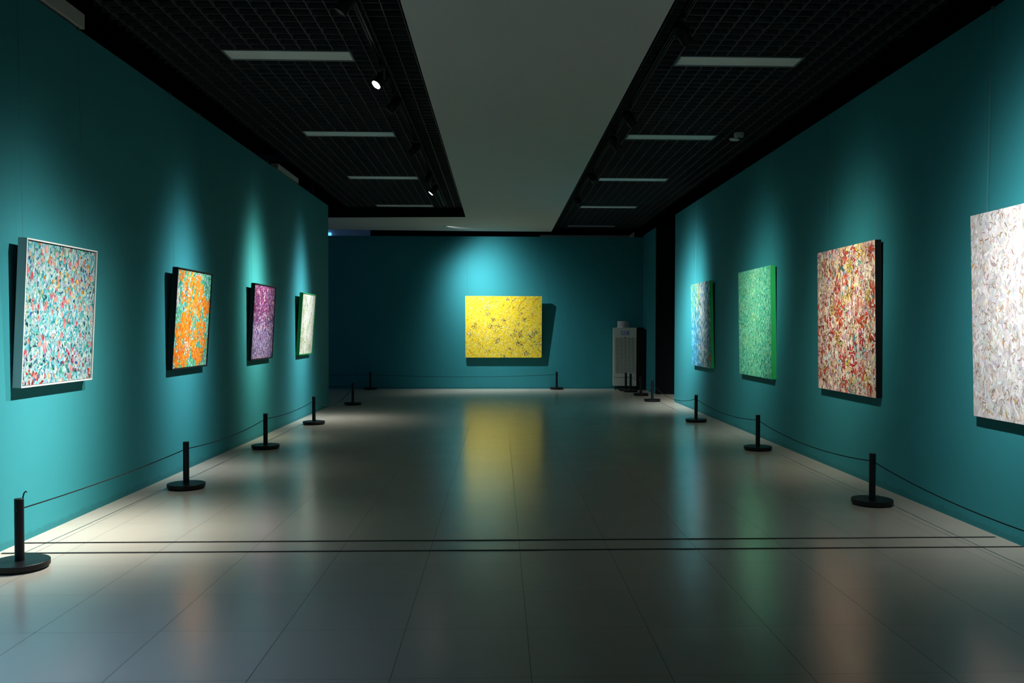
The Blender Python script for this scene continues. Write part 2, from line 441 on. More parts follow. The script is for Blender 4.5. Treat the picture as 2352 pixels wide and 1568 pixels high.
# a downlight let into the pale ceiling arm lights the end wall
t = empty('recessed_downlight', (-1.28, 20.25, ZS))
tag(t, 'small round downlight let into the pale ceiling arm, before the yellow painting', 'downlight')
obj('trim_ring', lathe([(0.036, 0.0), (0.036, -0.004), (0.048, -0.004), (0.050, 0.0)], 32), M_DET, t)
obj('lamp_face', lathe([(0, -0.001), (0.036, -0.001), (0.036, -0.002), (0, -0.002)], 32), M_LAMPOFF, t)
ld = bpy.data.lights.new('downlight_beam', 'SPOT'); ld.energy = 1080; ld.color = (.86, .97, 1.0)
ld.spot_size = math.radians(150); ld.spot_blend = 0.5; ld.shadow_soft_size = 0.02
beam_profile(ld, 37, 52)
lo = link(bpy.data.objects.new('downlight_beam', ld), t)
dd = (Vector((-0.05, 21.6, 1.6)) - Vector((-1.28, 20.25, ZS - 0.03))).normalized()
lo.matrix_local = Matrix.Translation((0, 0, -0.03)) @ dd.to_track_quat('-Z', 'Y').to_matrix().to_4x4()

# blue panel added to glow in the unseen corridor; daylight beyond the end wall
def area(name, loc, target, sx, sy, power, color):
    ld = bpy.data.lights.new(name, 'AREA'); ld.shape = 'RECTANGLE'; ld.size = sx; ld.size_y = sy; ld.energy = power; ld.color = color
    o = link(bpy.data.objects.new(name, ld)); o.location = loc
    o.rotation_euler = (Vector(target) - Vector(loc)).to_track_quat('-Z', 'Y').to_euler()
struct('corridor_glow_panel', box(-8.80, -8.76, 18.4, 20.6, 0.7, 3.1), emit('blue_corridor_glow', (.25, .5, 1.0, 1), 1.0))
area('far_room_daylight', (-7.5, 23.5, 3.9), (-5.0, 26.0, 4.4), 1.5, 1.5, 22, (.18, .42, 1.0))

# ------------------------------------------------------------------ ceiling detector
t = empty('ceiling_detector', (3.16, 11.35, ZG))
tag(t, 'white round ceiling detector with a disc hanging below, right ceiling grid', 'detector')
obj('detector_base', lathe([(0, 0), (0.065, 0), (0.068, -0.02), (0.060, -0.055), (0.05, -0.06), (0, -0.06)], 32), M_DET, t, True)
obj('support_arm', lathe([(0, -0.10), (0.008, -0.10), (0.008, -0.058), (0, -0.058)], 12), M_LAMPBODY, t)
bm = bmesh.new(); add_lathe(bm, [(0, -0.008), (0.06, -0.008), (0.066, 0), (0.06, 0.006), (0, 0.010)], 32, Matrix.Translation((-0.075, -0.05, -0.10)) @ Matrix.Rotation(0.12, 4, 'Y'))
add_box(bm, -0.05, 0.0, -0.045, -0.005, -0.102, -0.096)
obj('hanging_disc', bm, M_DET, t)

# ------------------------------------------------------------------ barrier posts and cords
HP = 0.436
def make_post():
    t = empty('barrier_post')
    obj('base_plate', lathe([(0, 0.014), (0.166, 0.014), (0.170, 0.018), (0.170, 0.046), (0.167, 0.049), (0.03, 0.050), (0, 0.050)], 64), M_BLACK, t)
    obj('rubber_ring', lathe([(0, 0.0), (0.158, 0.0), (0.160, 0.015), (0, 0.015)], 64), M_RUBBER, t)
    obj('pole', lathe([(0, 0.049), (0.027, 0.049), (0.027, HP - 0.002), (0.025, HP), (0, HP)], 32), M_BLACK, t)
    for s in (-1, 1):
        bm = bmesh.new()
        add_tube(bm, [(0, s * 0.026, HP - 0.065), (0, s * 0.034, HP - 0.060), (0, s * 0.038, HP - 0.068), (0, s * 0.034, HP - 0.076), (0, s * 0.026, HP - 0.071)], 0.0028, 6)
        obj('rope_hook', bm, M_BLACK, t)
    return t
posts = {
 'S1': (-2.976, 5.424, 'black barrier post nearest the camera, left edge, with a curled rope end'),
 'S2': (-2.922, 8.124, 'second black barrier post from the camera along the left wall, below the orange painting'),
 'S3': (-2.912, 10.821, 'third black barrier post along the left wall, below the purple painting'),
 'S4': (-2.898, 13.559, 'fourth black barrier post along the left wall, below the small green-framed painting'),
 'S5': (-2.877, 17.021, 'black barrier post standing past the end of the left wall'),
 'S6': (-3.185, 21.40, 'black barrier post against the dark left part of the end wall'),
 'R1': (3.186, 7.238, 'black barrier post nearest the camera along the right wall'),
 'R2': (3.206, 10.567, 'second black barrier post along the right wall, below the green painting'),
 'R3': (3.182, 13.823, 'third black barrier post along the right wall, below the blue painting'),
 'R4': (3.172, 17.768, 'black barrier post at the dark opening in the right wall'),
 'R5': (3.197, 19.37, 'black barrier post in front of the tall black box'),
 'R6': (3.078, 20.87, 'black barrier post close against the dehumidifier, left of two together'),
 'R7': (3.138, 20.50, 'black barrier post before the dehumidifier, right of two together'),
 'B1': (1.426, 21.39, 'black barrier post right of the yellow painting at the end wall'),
}
proto = None
for k, (x, y, lab) in posts.items():
    if proto is None:
        r = proto = make_post()
    else:
        r = proto.copy(); C.objects.link(r)
        for ch in list(proto.children):
            c = ch.copy(); C.objects.link(c); c.parent = r
    r.location = (x, y, 0)
    tag(r, lab, 'barrier post', 'low black barrier posts')
    if k in ('S6', 'B1'): r.rotation_euler = (0, 0, PI / 2)

ZC = HP - 0.068
def cord(a, b, sag, label, za=ZC, zb=ZC, tail=False, r=0.0042):
    A = Vector(a); B = Vector(b); n = 28
    d = (B - A).normalized()
    pa = A + d * 0.033; pb = B - d * 0.033
    pts = []
    if tail:    # loose end standing up beside the post top
        pts += [(pa.x + 0.030, pa.y, 0.468), (pa.x + 0.022, pa.y, 0.474), (pa.x + 0.012, pa.y, 0.462), (pa.x + 0.006, pa.y, 0.440), (pa.x + 0.004, pa.y - 0.002, 0.40), (pa.x, pa.y, za + 0.006)]
    for i in range(n + 1):
        s = i / n
        p = pa.lerp(pb, s)
        pts.append((p.x, p.y, za + (zb - za) * s - sag * 4 * s * (1 - s)))
    bm = bmesh.new(); add_tube(bm, pts, r, 8)
    o = obj('barrier_rope', bm, M_ROPE, None, True)
    return tag(o, label, 'rope', 'black barrier ropes')
P = {k: (v[0], v[1], 0) for k, v in posts.items()}
cord(P['S1'], P['S2'], 0.02, 'black rope with a curled end, between the first two posts along the left wall', tail=True)
cord(P['S2'], P['S3'], 0.045, 'black rope between the second and third posts along the left wall')
cord(P['S3'], P['S4'], 0.04, 'black rope between the third and fourth posts along the left wall')
cord(P['S4'], P['S5'], 0.20, 'slack black rope past the end of the left wall')
cord(P['S5'], (-6.2, 17.1, 0), 0.02, 'black rope running into the left corridor from the post past the left wall')
cord(P['S6'], (-7.0, 21.40, 0), 0.02, 'black rope along the dark end wall, left of its post')
cord(P['S6'], P['B1'], 0.06, 'long black rope in front of the yellow painting along the end wall')
cord((3.19, 3.6, 0), P['R1'], 0.10, 'black rope nearest the camera along the right wall')
cord(P['R1'], P['R2'], 0.075, 'black rope between the two nearest posts along the right wall')
cord(P['R2'], P['R3'], 0.07, 'black rope below the green and blue paintings on the right')
cord(P['R3'], P['R4'], 0.15, 'slack black rope across the dark opening in the right wall')
cord(P['R4'], P['R5'], 0.08, 'short black rope before the tall black box')
cord(P['R5'], P['R7'], 0.05, 'short black rope leading to the paired posts by the dehumidifier')
cord(P['R7'], P['R6'], 0.03, 'very short black rope joining the paired posts by the dehumidifier')

# ------------------------------------------------------------------ dehumidifier and black box in the corner
ux0, ux1, uy = 2.803, 3.375, 21.13
t = empty('dehumidifier', ((ux0 + ux1) / 2, uy, 0), (0, 0, math.radians(-6)))
tag(t, 'tall cream dehumidifier with louvred front and round grey outlet on top', 'dehumidifier')
hw = (ux1 - ux0) / 2
soft(obj('cabinet', box(-hw, hw, 0.0, 0.42, 0.10, 1.535), M_UNIT, t), 0.006)
pn = soft(obj('front_panel', box(-hw + 0.022, hw - 0.022, -0.008, 0.001, 0.32, 1.305), M_UNIT, t), 0.002)
cw, gap = 0.076, 0.0225
tot = 5 * cw + 4 * gap
for c in range(5):
    x0 = -tot / 2 + c * (cw + gap)
    bm = bmesh.new()
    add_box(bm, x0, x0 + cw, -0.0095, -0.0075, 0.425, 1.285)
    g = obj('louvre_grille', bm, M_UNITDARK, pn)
    bm = bmesh.new(); n = 44
    for k in range(n):
        z = 0.428 + (1.283 - 0.428) * k / n
        v = [bm.verts.new(p) for p in ((x0, -0.0095, z + 0.008), (x0 + cw, -0.0095, z + 0.008), (x0 + cw, -0.0155, z), (x0, -0.0155, z),
                                       (x0, -0.0095, z + 0.0095), (x0 + cw, -0.0095, z + 0.0095), (x0 + cw, -0.0155, z + 0.0018), (x0, -0.0155, z + 0.0018))]
        for f in ((0, 1, 2, 3), (7, 6, 5, 4), (0, 4, 5, 1), (2, 6, 7, 3), (1, 5, 6, 2), (0, 3, 7, 4)): bm.faces.new([v[i] for i in f])
    obj('louvre_slats', bm, M_UNIT, pn)['kind'] = 'stuff'
obj('latch', box(-0.015, 0.025, -0.018, 0.0, 1.288, 1.305), M_UNITDARK, t)
dp = obj('control_panel', box(-0.095, 0.098, -0.006, 0.001, 1.358, 1.45), M_LABEL, t)
bm = bmesh.new(); add_box(bm, -0.075, 0.05, -0.0075, -0.005, 1.378, 1.435); obj('display', bm, M_LABELPALE, dp)
bm = bmesh.new(); add_box(bm, -0.030, 0.0, -0.009, -0.007, 1.398, 1.418); add_box(bm, 0.015, 0.028, -0.009, -0.007, 1.395, 1.420); obj('display_digits', bm, M_UNITDARK, dp)
obj('air_outlet', lathe([(0, 1.535), (0.150, 1.535), (0.152, 1.56), (0.150, 1.69), (0.144, 1.697), (0.130, 1.697), (0.128, 1.60), (0, 1.60)], 48, Matrix.Translation((-0.03, 0.20, 0))), M_OUTLET, t, False)
obj('outlet_ring', lathe([(0.150, 1.536), (0.158, 1.536), (0.158, 1.556), (0.150, 1.556)], 48, Matrix.Translation((-0.03, 0.20, 0))), M_DET, t)
obj('knob', lathe([(0, 0), (0.016, 0), (0.016, 0.022), (0, 0.026)], 20, Matrix.Translation((-0.05, 0.025, 1.536))), M_DET, t)
for sx in (-1, 1):
    for yy in (0.05, 0.37):
        m4 = Matrix.Translation((sx * (hw - 0.06), yy, 0.037)) @ Matrix.Rotation(PI / 2, 4, 'Y')
        c = obj('caster', lathe([(0, -0.012), (0.030, -0.012), (0.037, -0.006), (0.037, 0.006), (0.030, 0.012), (0, 0.012)], 24, m4), M_RUBBER, t)
        obj('caster_fork', box(sx * (hw - 0.06) - 0.018, sx * (hw - 0.06) + 0.018, yy - 0.016, yy + 0.016, 0.060, 0.101), M_UNITDARK, c)

t = empty('black_box', (3.485, 21.22, 0))  # plain tall black box with a stepped top and a small tab
tag(t, 'tall narrow black box beside the dehumidifier in the corner', 'case')
soft(obj('box_body', box(-0.085, 0.103, -0.15, 0.10, 0.0, 1.50), M_BLACKBOX, t), 0.012)
soft(obj('box_top', box(-0.083, 0.030, -0.14, 0.09, 1.50, 1.54), M_BLACKBOX, t), 0.008)
bm = bmesh.new(); add_prism(bm, [(0.052, -0.02), (0.098, -0.02), (0.098, 0.02), (0.052, 0.02)], 1.49, 1.53)
vs = [v for v in bm.verts if v.co.z > 1.52]
for v in vs: v.co.x = 0.066 + (v.co.x - 0.052) * 0.12; v.co.z = 1.565
obj('top_tab', bm, M_BLACKBOX, t)

# ------------------------------------------------------------------ paintings
def paint_material():
    m = bpy.data.materials.new('oil_paint'); m.use_nodes = True
    nt = m.node_tree; N = nt.nodes; L = nt.links; b = N['Principled BSDF']
    at = N.new('ShaderNodeAttribute'); at.attribute_name = 'paint'
    tc = N.new('ShaderNodeTexCoord')
    nz = N.new('ShaderNodeTexNoise'); nz.inputs['Scale'].default_value = 90; nz.inputs['Detail'].default_value = 4
    L.new(tc.outputs['Object'], nz.inputs['Vector'])
    mp = N.new('ShaderNodeMapRange'); mp.inputs['To Min'].default_value = 0.72; mp.inputs['To Max'].default_value = 1.28
    L.new(nz.outputs['Fac'], mp.inputs['Value'])
    mx = N.new('ShaderNodeMix'); mx.data_type = 'RGBA'; mx.blend_type = 'MULTIPLY'; mx.inputs['Factor'].default_value = 1
    L.new(at.outputs['Color'], mx.inputs['A']); L.new(mp.outputs['Result'], mx.inputs['B'])
    L.new(mx.outputs['Result'], b.inputs['Base Color'])
    b.inputs['Roughness'].default_value = 0.5; b.inputs['Specular IOR Level'].default_value = 0.25
    return m
M_PAINT = paint_material()

class Canvas:
    """a painted canvas front: ground plus raised strokes, u to the right and v up, in metres from the lower left corner"""
    def __init__(s, w, h, ground, n_est, tone=1.0):
        s.w, s.h, s.tone = w, h, tone
        s.V = [(0, 0, 0), (w, 0, 0), (w, h, 0), (0, h, 0)]; s.Fc = [(0, 1, 2, 3)]; s.Co = [ground]
        s.i = 0; s.n = n_est
    def stroke(s, u, v, ln, wd, ang, col, bend=0.0, taper=0.25, seg=5):
        """u, v in 0..1; ang from the horizontal"""
        x, y = u * s.w, v * s.h
        z = 0.0004 + 0.0014 * s.i / s.n; s.i += 1
        ca, sa = math.cos(ang), math.sin(ang)
        base = len(s.V)
        for k in range(seg + 1):
            t = k / seg - 0.5
            wv = wd * 0.5 * max(taper, math.sqrt(max(0.0, 1 - (2 * abs(t)) ** 2.2)))
            a = t * ln; o = bend * ln * (0.25 - t * t) * 2
            for sgn in (-1, 1):
                lx, ly = a, o + sgn * wv
                px = min(max(x + lx * ca - ly * sa, 0.0), s.w); py = min(max(y + lx * sa + ly * ca, 0.0), s.h)
                s.V.append((px, py, z))
        for k in range(seg):
            b = base + 2 * k
            s.Fc.append((b, b + 2, b + 3, b + 1)); s.Co.append(col)
    def mesh(s):
        me = bpy.data.meshes.new('canvas')
        me.from_pydata(s.V, [], s.Fc); me.update()
        at = me.color_attributes.new('paint', 'FLOAT_COLOR', 'CORNER')
        buf = []
        for f, c in zip(s.Fc, s.Co): buf.extend([c[0] * s.tone, c[1] * s.tone, c[2] * s.tone, 1.0] * len(f))
        at.data.foreach_set('color', buf)
        me.materials.append(M_PAINT)
        return me

def pick(r, pal):
    tot = sum(p[0] for p in pal); x = r.random() * tot
    for p in pal:
        x -= p[0]
        if x <= 0: break
    k = r.uniform(0.88, 1.10); j = lambda c: min(255, max(0, c * k + r.uniform(-9, 9)))
    return rgb(j(p[1][0]), j(p[1][1]), j(p[1][2]))

def painting(wall, place, cv, edge_mat, depth, label, frame=None, wires=(0.08, 0.92), rim=0.012, x_face=None):
    """y0..y1 along the wall as seen left to right; off/dt: front face distance from the wall at the bottom and extra lean at the top"""
    y0, y1, zb, zt, off, dt = place
    if wall == 'left':
        org = Vector((XL(y0) + off, y0, zb)); ex = Vector((XL(y1) - XL(y0), y1 - y0, 0)).normalized(); nrm = Vector((1, 0, 0))
    elif wall == 'right':
        org = Vector((XR - off, y0, zb)); ex = Vector((0, -1, 0)); nrm = Vector((-1, 0, 0))
    else:
        org = Vector((y0, YB - off, zb)); ex = Vector((1, 0, 0)); nrm = Vector((0, -1, 0))
    ez = (Vector((0, 0, zt - zb)) + nrm * dt).normalized(); en = ex.cross(ez).normalized()
    W, Hh = cv.w, cv.h
    t = empty('painting')
    rimw = rim if frame else 0.0
    t.matrix_world = Matrix(((ex.x, ez.x, en.x, org.x), (ex.y, ez.y, en.y, org.y), (ex.z, ez.z, en.z, org.z), (0, 0, 0, 1)))
    tag(t, label, 'painting', 'paintings on the gallery walls')
    FW, FH = W + 2 * rimw, Hh + 2 * rimw
    co = bpy.data.objects.new('canvas', cv.mesh()); link(co, t); co.location = (rimw, rimw, -0.004 if frame else 0.0)
    bm = bmesh.new(); add_box(bm, rimw + (0.002 if frame else 0), rimw + W - (0.002 if frame else 0), rimw + (0.002 if frame else 0), rimw + Hh - (0.002 if frame else 0), -depth, -0.0045 if frame else -0.0002)
    obj('stretcher', bm, edge_mat, t)
    if frame:
        bm = bmesh.new(); g = 0.004
        add_box(bm, 0, FW, 0, rimw - g, -depth, 0.006); add_box(bm, 0, FW, FH - rimw + g, FH, -depth, 0.006)
        add_box(bm, 0, rimw - g, rimw - g, FH - rimw + g, -depth, 0.006); add_box(bm, FW - rimw + g, FW, rimw - g, FH - rimw + g, -depth, 0.006)
        obj('frame', bm, frame, t)
    inv = t.matrix_world.inverted()
    for f in wires:
        loc = Vector((f * FW, FH - 0.16, -depth - 0.004)); top = t.matrix_world @ loc
        bot_w = top.copy()
        hook = org + ex * (f * FW) - nrm * (off - 0.02); hook.z = ZT - 0.012 if wall != 'end' else 3.74
        bm = bmesh.new(); add_tube(bm, [inv @ hook, inv @ top], 0.0007, 6); obj('hanging_wire', bm, M_WIRE, t)
        bm = bmesh.new(); m4 = Matrix.Translation(inv @ hook)
        add_box(bm, (inv @ hook).x - 0.008, (inv @ hook).x + 0.008, (inv @ hook).y - 0.012, (inv @ hook).y + 0.012, (inv @ hook).z - 0.006, (inv @ hook).z + 0.006)
        obj('wire_hook', bm, M_WIRE, t)
    return t

V90 = PI / 2
# 1: white frame, teal / white / pink petals
r = random.Random(11); w, h = 0.989, 0.999
c = Canvas(w, h, rgb(190, 232, 232), 4600, 0.48)
base = [(30, (215, 242, 242)), (9, (20, 132, 145)), (16, (95, 205, 215)), (12, (150, 222, 228)), (4, (12, 70, 80)), (9, (200, 200, 230)), (7, (90, 190, 150)), (5, (238, 242, 218)), (2, (40, 110, 190))]
for _ in range(2600):
    c.stroke(r.random(), r.random(), r.uniform(.022, .055), r.uniform(.010, .024), V90 + r.gauss(0, .75), pick(r, base), r.uniform(-.5, .5))
for _ in range(420):
    c.stroke(r.random(), r.random(), r.uniform(.018, .045), r.uniform(.003, .006), V90 + r.gauss(0, .8), pick(r, [(3, (10, 60, 75)), (1, (80, 45, 50)), (1, (20, 110, 110))]), r.uniform(-.9, .9))
for _ in range(560):
    u, v = r.gauss(.5, .22) % 1, r.gauss(.42, .16) % 1
    c.stroke(u, v, r.uniform(.02, .045), r.uniform(.010, .020), V90 + r.gauss(0, .6), pick(r, [(6, (95, 215, 225)), (5, (225, 250, 250)), (3, (40, 160, 180)), (2, (170, 235, 235))]), r.uniform(-.4, .4))
for _ in range(95):
    u, v = r.random() ** 1.25, r.random() ** .8
    col = pick(r, [(3, (230, 130, 140)), (3, (240, 168, 160)), (1, (215, 80, 100))]); a = V90 + r.gauss(0, .35); l = r.uniform(.034, .058)
    c.stroke(u, v, l, l * r.uniform(.55, .8), a, col, r.uniform(-.15, .15), .35)
    if r.random() < .6: c.stroke(u + .004, v + .006, l * .6, l * .25, a, pick(r, [(1, (250, 205, 200)), (1, (205, 70, 95))]))
for _ in range(90):
    c.stroke(r.gauss(.62, .22) % 1, r.gauss(.76, .12) % 1, r.uniform(.02, .045), r.uniform(.012, .026), V90 + r.gauss(0, .6), pick(r, [(3, (245, 200, 130)), (2, (228, 155, 60)), (3, (248, 225, 185))]), r.uniform(-.3, .3))
for _ in range(26):
    c.stroke(r.gauss(.12, .12) % 1, abs(r.gauss(.03, .03)), r.uniform(.02, .04), r.uniform(.012, .022), r.uniform(0, PI), pick(r, [(3, (200, 60, 35)), (1, (120, 25, 35))]))
for _ in range(46):
    c.stroke(r.gauss(.72, .16) % 1, r.gauss(.16, .05) % 1, r.uniform(.02, .04), r.uniform(.009, .018), V90 + r.gauss(0, .6), pick(r, [(3, (190, 40, 85)), (2, (130, 30, 70)), (2, (235, 150, 170))]))
for _ in range(12):
    c.stroke(r.gauss(.85, .05), r.gauss(.80, .05), r.uniform(.02, .035), .014, r.uniform(0, PI), rgb(40, 90, 190))
for _ in range(520):
    c.stroke(r.random(), r.random(), r.uniform(.012, .032), r.uniform(.006, .013), V90 + r.gauss(0, .8), pick(r, base[:1] + base[2:4] + [(14, (246, 252, 250))]), r.uniform(-.5, .5))
painting('left', (5.989, 7.006, 1.082, 2.108, 0.060, 0.051), c, M_BLACKFRAME, .055, 'painting of teal, white and pink petals in a white frame, nearest on the left wall', M_WHITEFRAME, rim=0.014)

# 2: black frame, orange blossoms on green
r = random.Random(12)
c = Canvas(w, h, rgb(90, 175, 140), 5200, 0.9)
base = [(10, (50, 160, 115)), (9, (75, 185, 100)), (10, (120, 215, 200)), (8, (222, 236, 230)), (4, (25, 100, 75)), (6, (40, 155, 165)), (3, (125, 100, 140)), (2, (205, 195, 130))]
for _ in range(2300):
    c.stroke(r.random(), r.random(), r.uniform(.02, .05), r.uniform(.008, .018), V90 + r.gauss(0, .6), pick(r, base), r.uniform(-.4, .4))
for _ in range(60): c.stroke(abs(r.gauss(.03, .03)), r.uniform(.6, 1), r.uniform(.02, .05), .014, V90, pick(r, [(2, (235, 205, 200)), (1, (225, 235, 230))]))
cl = [(.12, .95), (.36, .93), (.50, .88), (.62, .84), (.26, .84), (.72, .80), (.40, .78), (.20, .73), (.55, .72), (.82, .70), (.48, .62), (.88, .60), (.68, .58), (.30, .57), (.93, .64), (.40, .50), (.34, .45), (.22, .44), (.75, .44), (.66, .40), (.85, .42), (.10, .38), (.28, .34), (.15, .30), (.42, .30), (.62, .31), (.55, .24), (.78, .30), (.88, .26), (.30, .22), (.16, .18), (.42, .16), (.08, .14), (.70, .13), (.82, .12), (.60, .14), (.24, .10), (.12, .06), (.32, .07), (.74, .07), (.46, .40), (.36, .68), (.62, .92), (.50, .50), (.24, .50), (.60, .66), (.70, .68), (.35, .38), (.20, .36), (.40, .24)]
for (u, v) in cl:
    R_ = r.uniform(.06, .09)
    low = 1 if v < .25 and u < .4 else 0
    for _ in range(36):
        a = r.uniform(0, 2 * PI); q = R_ * math.sqrt(r.random())
        c.stroke(u + q * math.cos(a), v + q * math.sin(a), r.uniform(.028, .046), r.uniform(.018, .028), a + r.gauss(0, .5), pick(r, [(8, (246, 135, 20)), (2 + 4 * low, (230, 105, 24)), (2, (250, 158, 46)), (.5, (190, 80, 20))]), r.uniform(-.3, .3))
for _ in range(420):
    c.stroke(r.random(), r.random(), r.uniform(.012, .035), r.uniform(.003, .007), V90 + r.gauss(0, .8), pick(r, [(3, (190, 85, 22)), (2, (225, 238, 230)), (2, (40, 70, 80)), (2, (70, 170, 100))]), r.uniform(-.6, .6))
for (u, v) in [(.22, .78), (.38, .76), (.45, .40), (.40, .20), (.33, .25), (.85, .93), (.60, .96)]:
    for _ in range(16): c.stroke(r.gauss(u, .03), r.gauss(v, .04), r.uniform(.02, .035), r.uniform(.006, .012), V90 + r.gauss(0, .6), pick(r, [(3, (228, 238, 238)), (1, (150, 205, 205)), (1, (110, 90, 130))]))
for (u, v, n) in [(.52, .50, 14), (.50, .40, 14), (.72, .33, 10), (.60, .48, 8), (.28, .62, 10)]:
    for _ in range(n): c.stroke(r.gauss(u, .02), r.gauss(v, .05), r.uniform(.02, .045), r.uniform(.010, .016), V90 + r.gauss(0, .3), pick(r, [(3, (40, 170, 165)), (2, (70, 195, 140)), (1, (30, 130, 90))]))
painting('left', (8.695, 9.716, 1.074, 2.103, 0.050, 0.070), c, M_BLACKFRAME, .05, 'painting of orange blossoms on green in a black frame', M_BLACKFRAME, rim=0.016)

# 3: purple
r = random.Random(13)
c = Canvas(1.022, .987, rgb(95, 65, 125), 4600, 0.65)
for _ in range(4200):
    u, v = r.random(), r.random()
    top = max(0, min(1, (v - .40) / .3)); low = max(0, min(1, (.55 - v) / .3)); mid = math.exp(-((v - .5) / .16) ** 2)
    pal = [(16 * top * (1.25 - u) + .2, (118, 22, 78)), (6 * top, (160, 60, 135)), (5 * top * u, (75, 50, 140)), (12 * mid * (.2 + u) + .3, (42, 42, 112)), (16 * low + .5, (150, 140, 205)), (8 * low, (190, 178, 218)), (2.5 + 2 * top, (228, 170, 205)), (2.5, (236, 226, 238)), (3, (85, 52, 135)), (2.2, (38, 14, 48)), (3 * low * u, (165, 45, 95))]
    c.stroke(u, v, r.uniform(.018, .045), r.uniform(.006, .013), V90 + r.gauss(0, .4), pick(r, pal), r.uniform(-.4, .4))
painting('left', (11.383, 12.435, 1.074, 2.089, 0.050, 0.061), c, M_BLACKFRAME, .045, 'painting of purple and lilac strokes in a thin black frame', M_BLACKFRAME, rim=0.015)

# 4: white / pale green, green frame
r = random.Random(14)
c = Canvas(.931, .987, rgb(238, 238, 220), 2700, 0.66)
gc = [(r.random(), r.random()) for _ in range(46)]
for _ in range(2500):
    u, v = r.random(), r.random()
    low = 1 - v; g = max(math.exp(-(((u - a) / .055) ** 2 + ((v - b) / .08) ** 2)) for a, b in gc)
    pal = [(12, (247, 246, 234)), (6, (228, 230, 200)), (18 * g * g + .3, (120, 172, 75)), (14 * g * g * v + .2, (75, 142, 50)), (4 * g * low + .5, (185, 170, 80)), (3 * v, (208, 222, 238)), (1.6 * low * g, (160, 115, 65)), (1.2 * g, (60, 112, 42))]
    c.stroke(u, v, r.uniform(.02, .06), r.uniform(.007, .015), V90 + r.gauss(0, .4), pick(r, pal), r.uniform(-.4, .4))
painting('left', (14.049, 15.010, 1.063, 2.078, 0.050, 0.070), c, M_GREENFRAME, .05, 'small white and pale green painting in a green frame, furthest on the left wall', M_GREENFRAME, rim=0.015)

# 5: yellow, end wall
r = random.Random(15)
c = Canvas(1.90, 1.53, rgb(240, 205, 60), 8600, 1.1)
for _ in range(4600):
    u, v = r.random(), r.random()
    low = max(0, .75 - v); cloud = math.exp(-(((u - .32) / .06) ** 2 + ((v - .80) / .07) ** 2)); wh = math.exp(-(((u - .38) / .25) ** 2 + ((v - .35) / .22) ** 2))
    gr = math.exp(-(((u - .90) / .12) ** 2 + ((v - .30) / .16) ** 2))
    pal = [(9, (248, 212, 40)), (7, (240, 188, 28)), (5, (250, 228, 90)), (2 + 4 * wh, (232, 212, 135)), (2.5 * (v > .6) + 1, (222, 168, 48)), (1.2 * low, (150, 135, 70)), (1.5 * wh, (215, 205, 170)), (9 * cloud, (190, 180, 165)), (7 * gr, (130, 145, 75)), (1.5 * gr, (170, 190, 150)), (2 * (u < .2) * (v < .3), (245, 190, 20))]
    c.stroke(u, v, r.uniform(.022, .065), r.uniform(.010, .022), r.uniform(0, PI), pick(r, pal), r.uniform(-.5, .5))
for _ in range(2300):
    u = r.random(); v = r.random() ** 1.1 * .85
    d = .28 + .62 * math.exp(-(((u - .62) / .34) ** 2 + ((v - .33) / .20) ** 2)) + .3 * math.exp(-(((u - .3) / .25) ** 2 + ((v - .45) / .15) ** 2))
    if r.random() > d: continue
    c.stroke(u, v, r.uniform(.008, .026), r.uniform(.003, .007), V90 + r.gauss(0, .8), pick(r, [(4, (110, 90, 30)), (3, (160, 115, 40)), (2, (50, 45, 40)), (2, (125, 125, 65)), (3, (238, 232, 195))]), r.uniform(-.5, .5))
for (u, v, k) in [(.55, .94, .7), (.30, .71, 1.1), (.51, .61, 1.3), (.36, .62, .8), (.33, .52, 1.5), (.42, .52, .9), (.73, .71, .6), (.77, .62, .7), (.69, .55, .7), (.63, .37, 1.5), (.72, .36, 1.2), (.66, .42, .8), (.72, .41, .7), (.86, .34, 1.5), (.92, .41, 1.2), (.41, .26, 1.2), (.43, .30, .8), (.06, .38, 1), (.80, .08, 1.5), (.74, .20, 1), (.68, .22, .8), (.12, .55, .7), (.10, .50, .6), (.30, .80, .6), (.95, .25, 1), (.88, .70, .4), (.29, .10, .5), (.52, .03, .6), (.18, .22, .5), (.58, .15, .5), (.77, .62, .5), (.40, .42, .6), (.70, .26, .8)]:
    for _ in range(int(30 * k)):
        c.stroke(r.gauss(u, .010 + .010 * k), r.gauss(v, .012 + .010 * k), r.uniform(.010, .03), r.uniform(.006, .013), V90 + r.gauss(0, .9), pick(r, [(5, (35, 30, 42)), (2, (110, 95, 60)), (2, (150, 145, 140)), (2, (90, 60, 40)), (1, (230, 225, 205))]), r.uniform(-.5, .5))
for (u, v, ln, a, b) in [(.33, .88, .20, .55, .25), (.42, .90, .14, .2, .3), (.36, .97, .12, 1.1, .1), (.63, .93, .20, .8, .1), (.71, .83, .20, 1.2, .15), (.77, .93, .22, .75, .15), (.74, .78, .20, .7, .2), (.63, .80, .12, .7, .3), (.58, .83, .10, .8, .2), (.92, .92, .25, .8, .2), (.22, .80, .08, .9, .1), (.26, .78, .09, .8, -.1), (.50, .85, .10, .9, .2), (.07, .10, .14, 2.2, .1), (.19, .12, .16, 1.2, .1), (.10, .28, .14, 1.7, .1), (.94, .80, .12, 1.6, .1)]:
    c.stroke(u, v, ln, .008, a, rgb(105, 80, 26), b, .3, 10)
painting('end', (-0.845, 1.105, .785, 2.352, .09, .10), c, M_YELLOWEDGE, .05, 'wide yellow painting with dark specks on the end wall', None, wires=(0.004, 0.995))

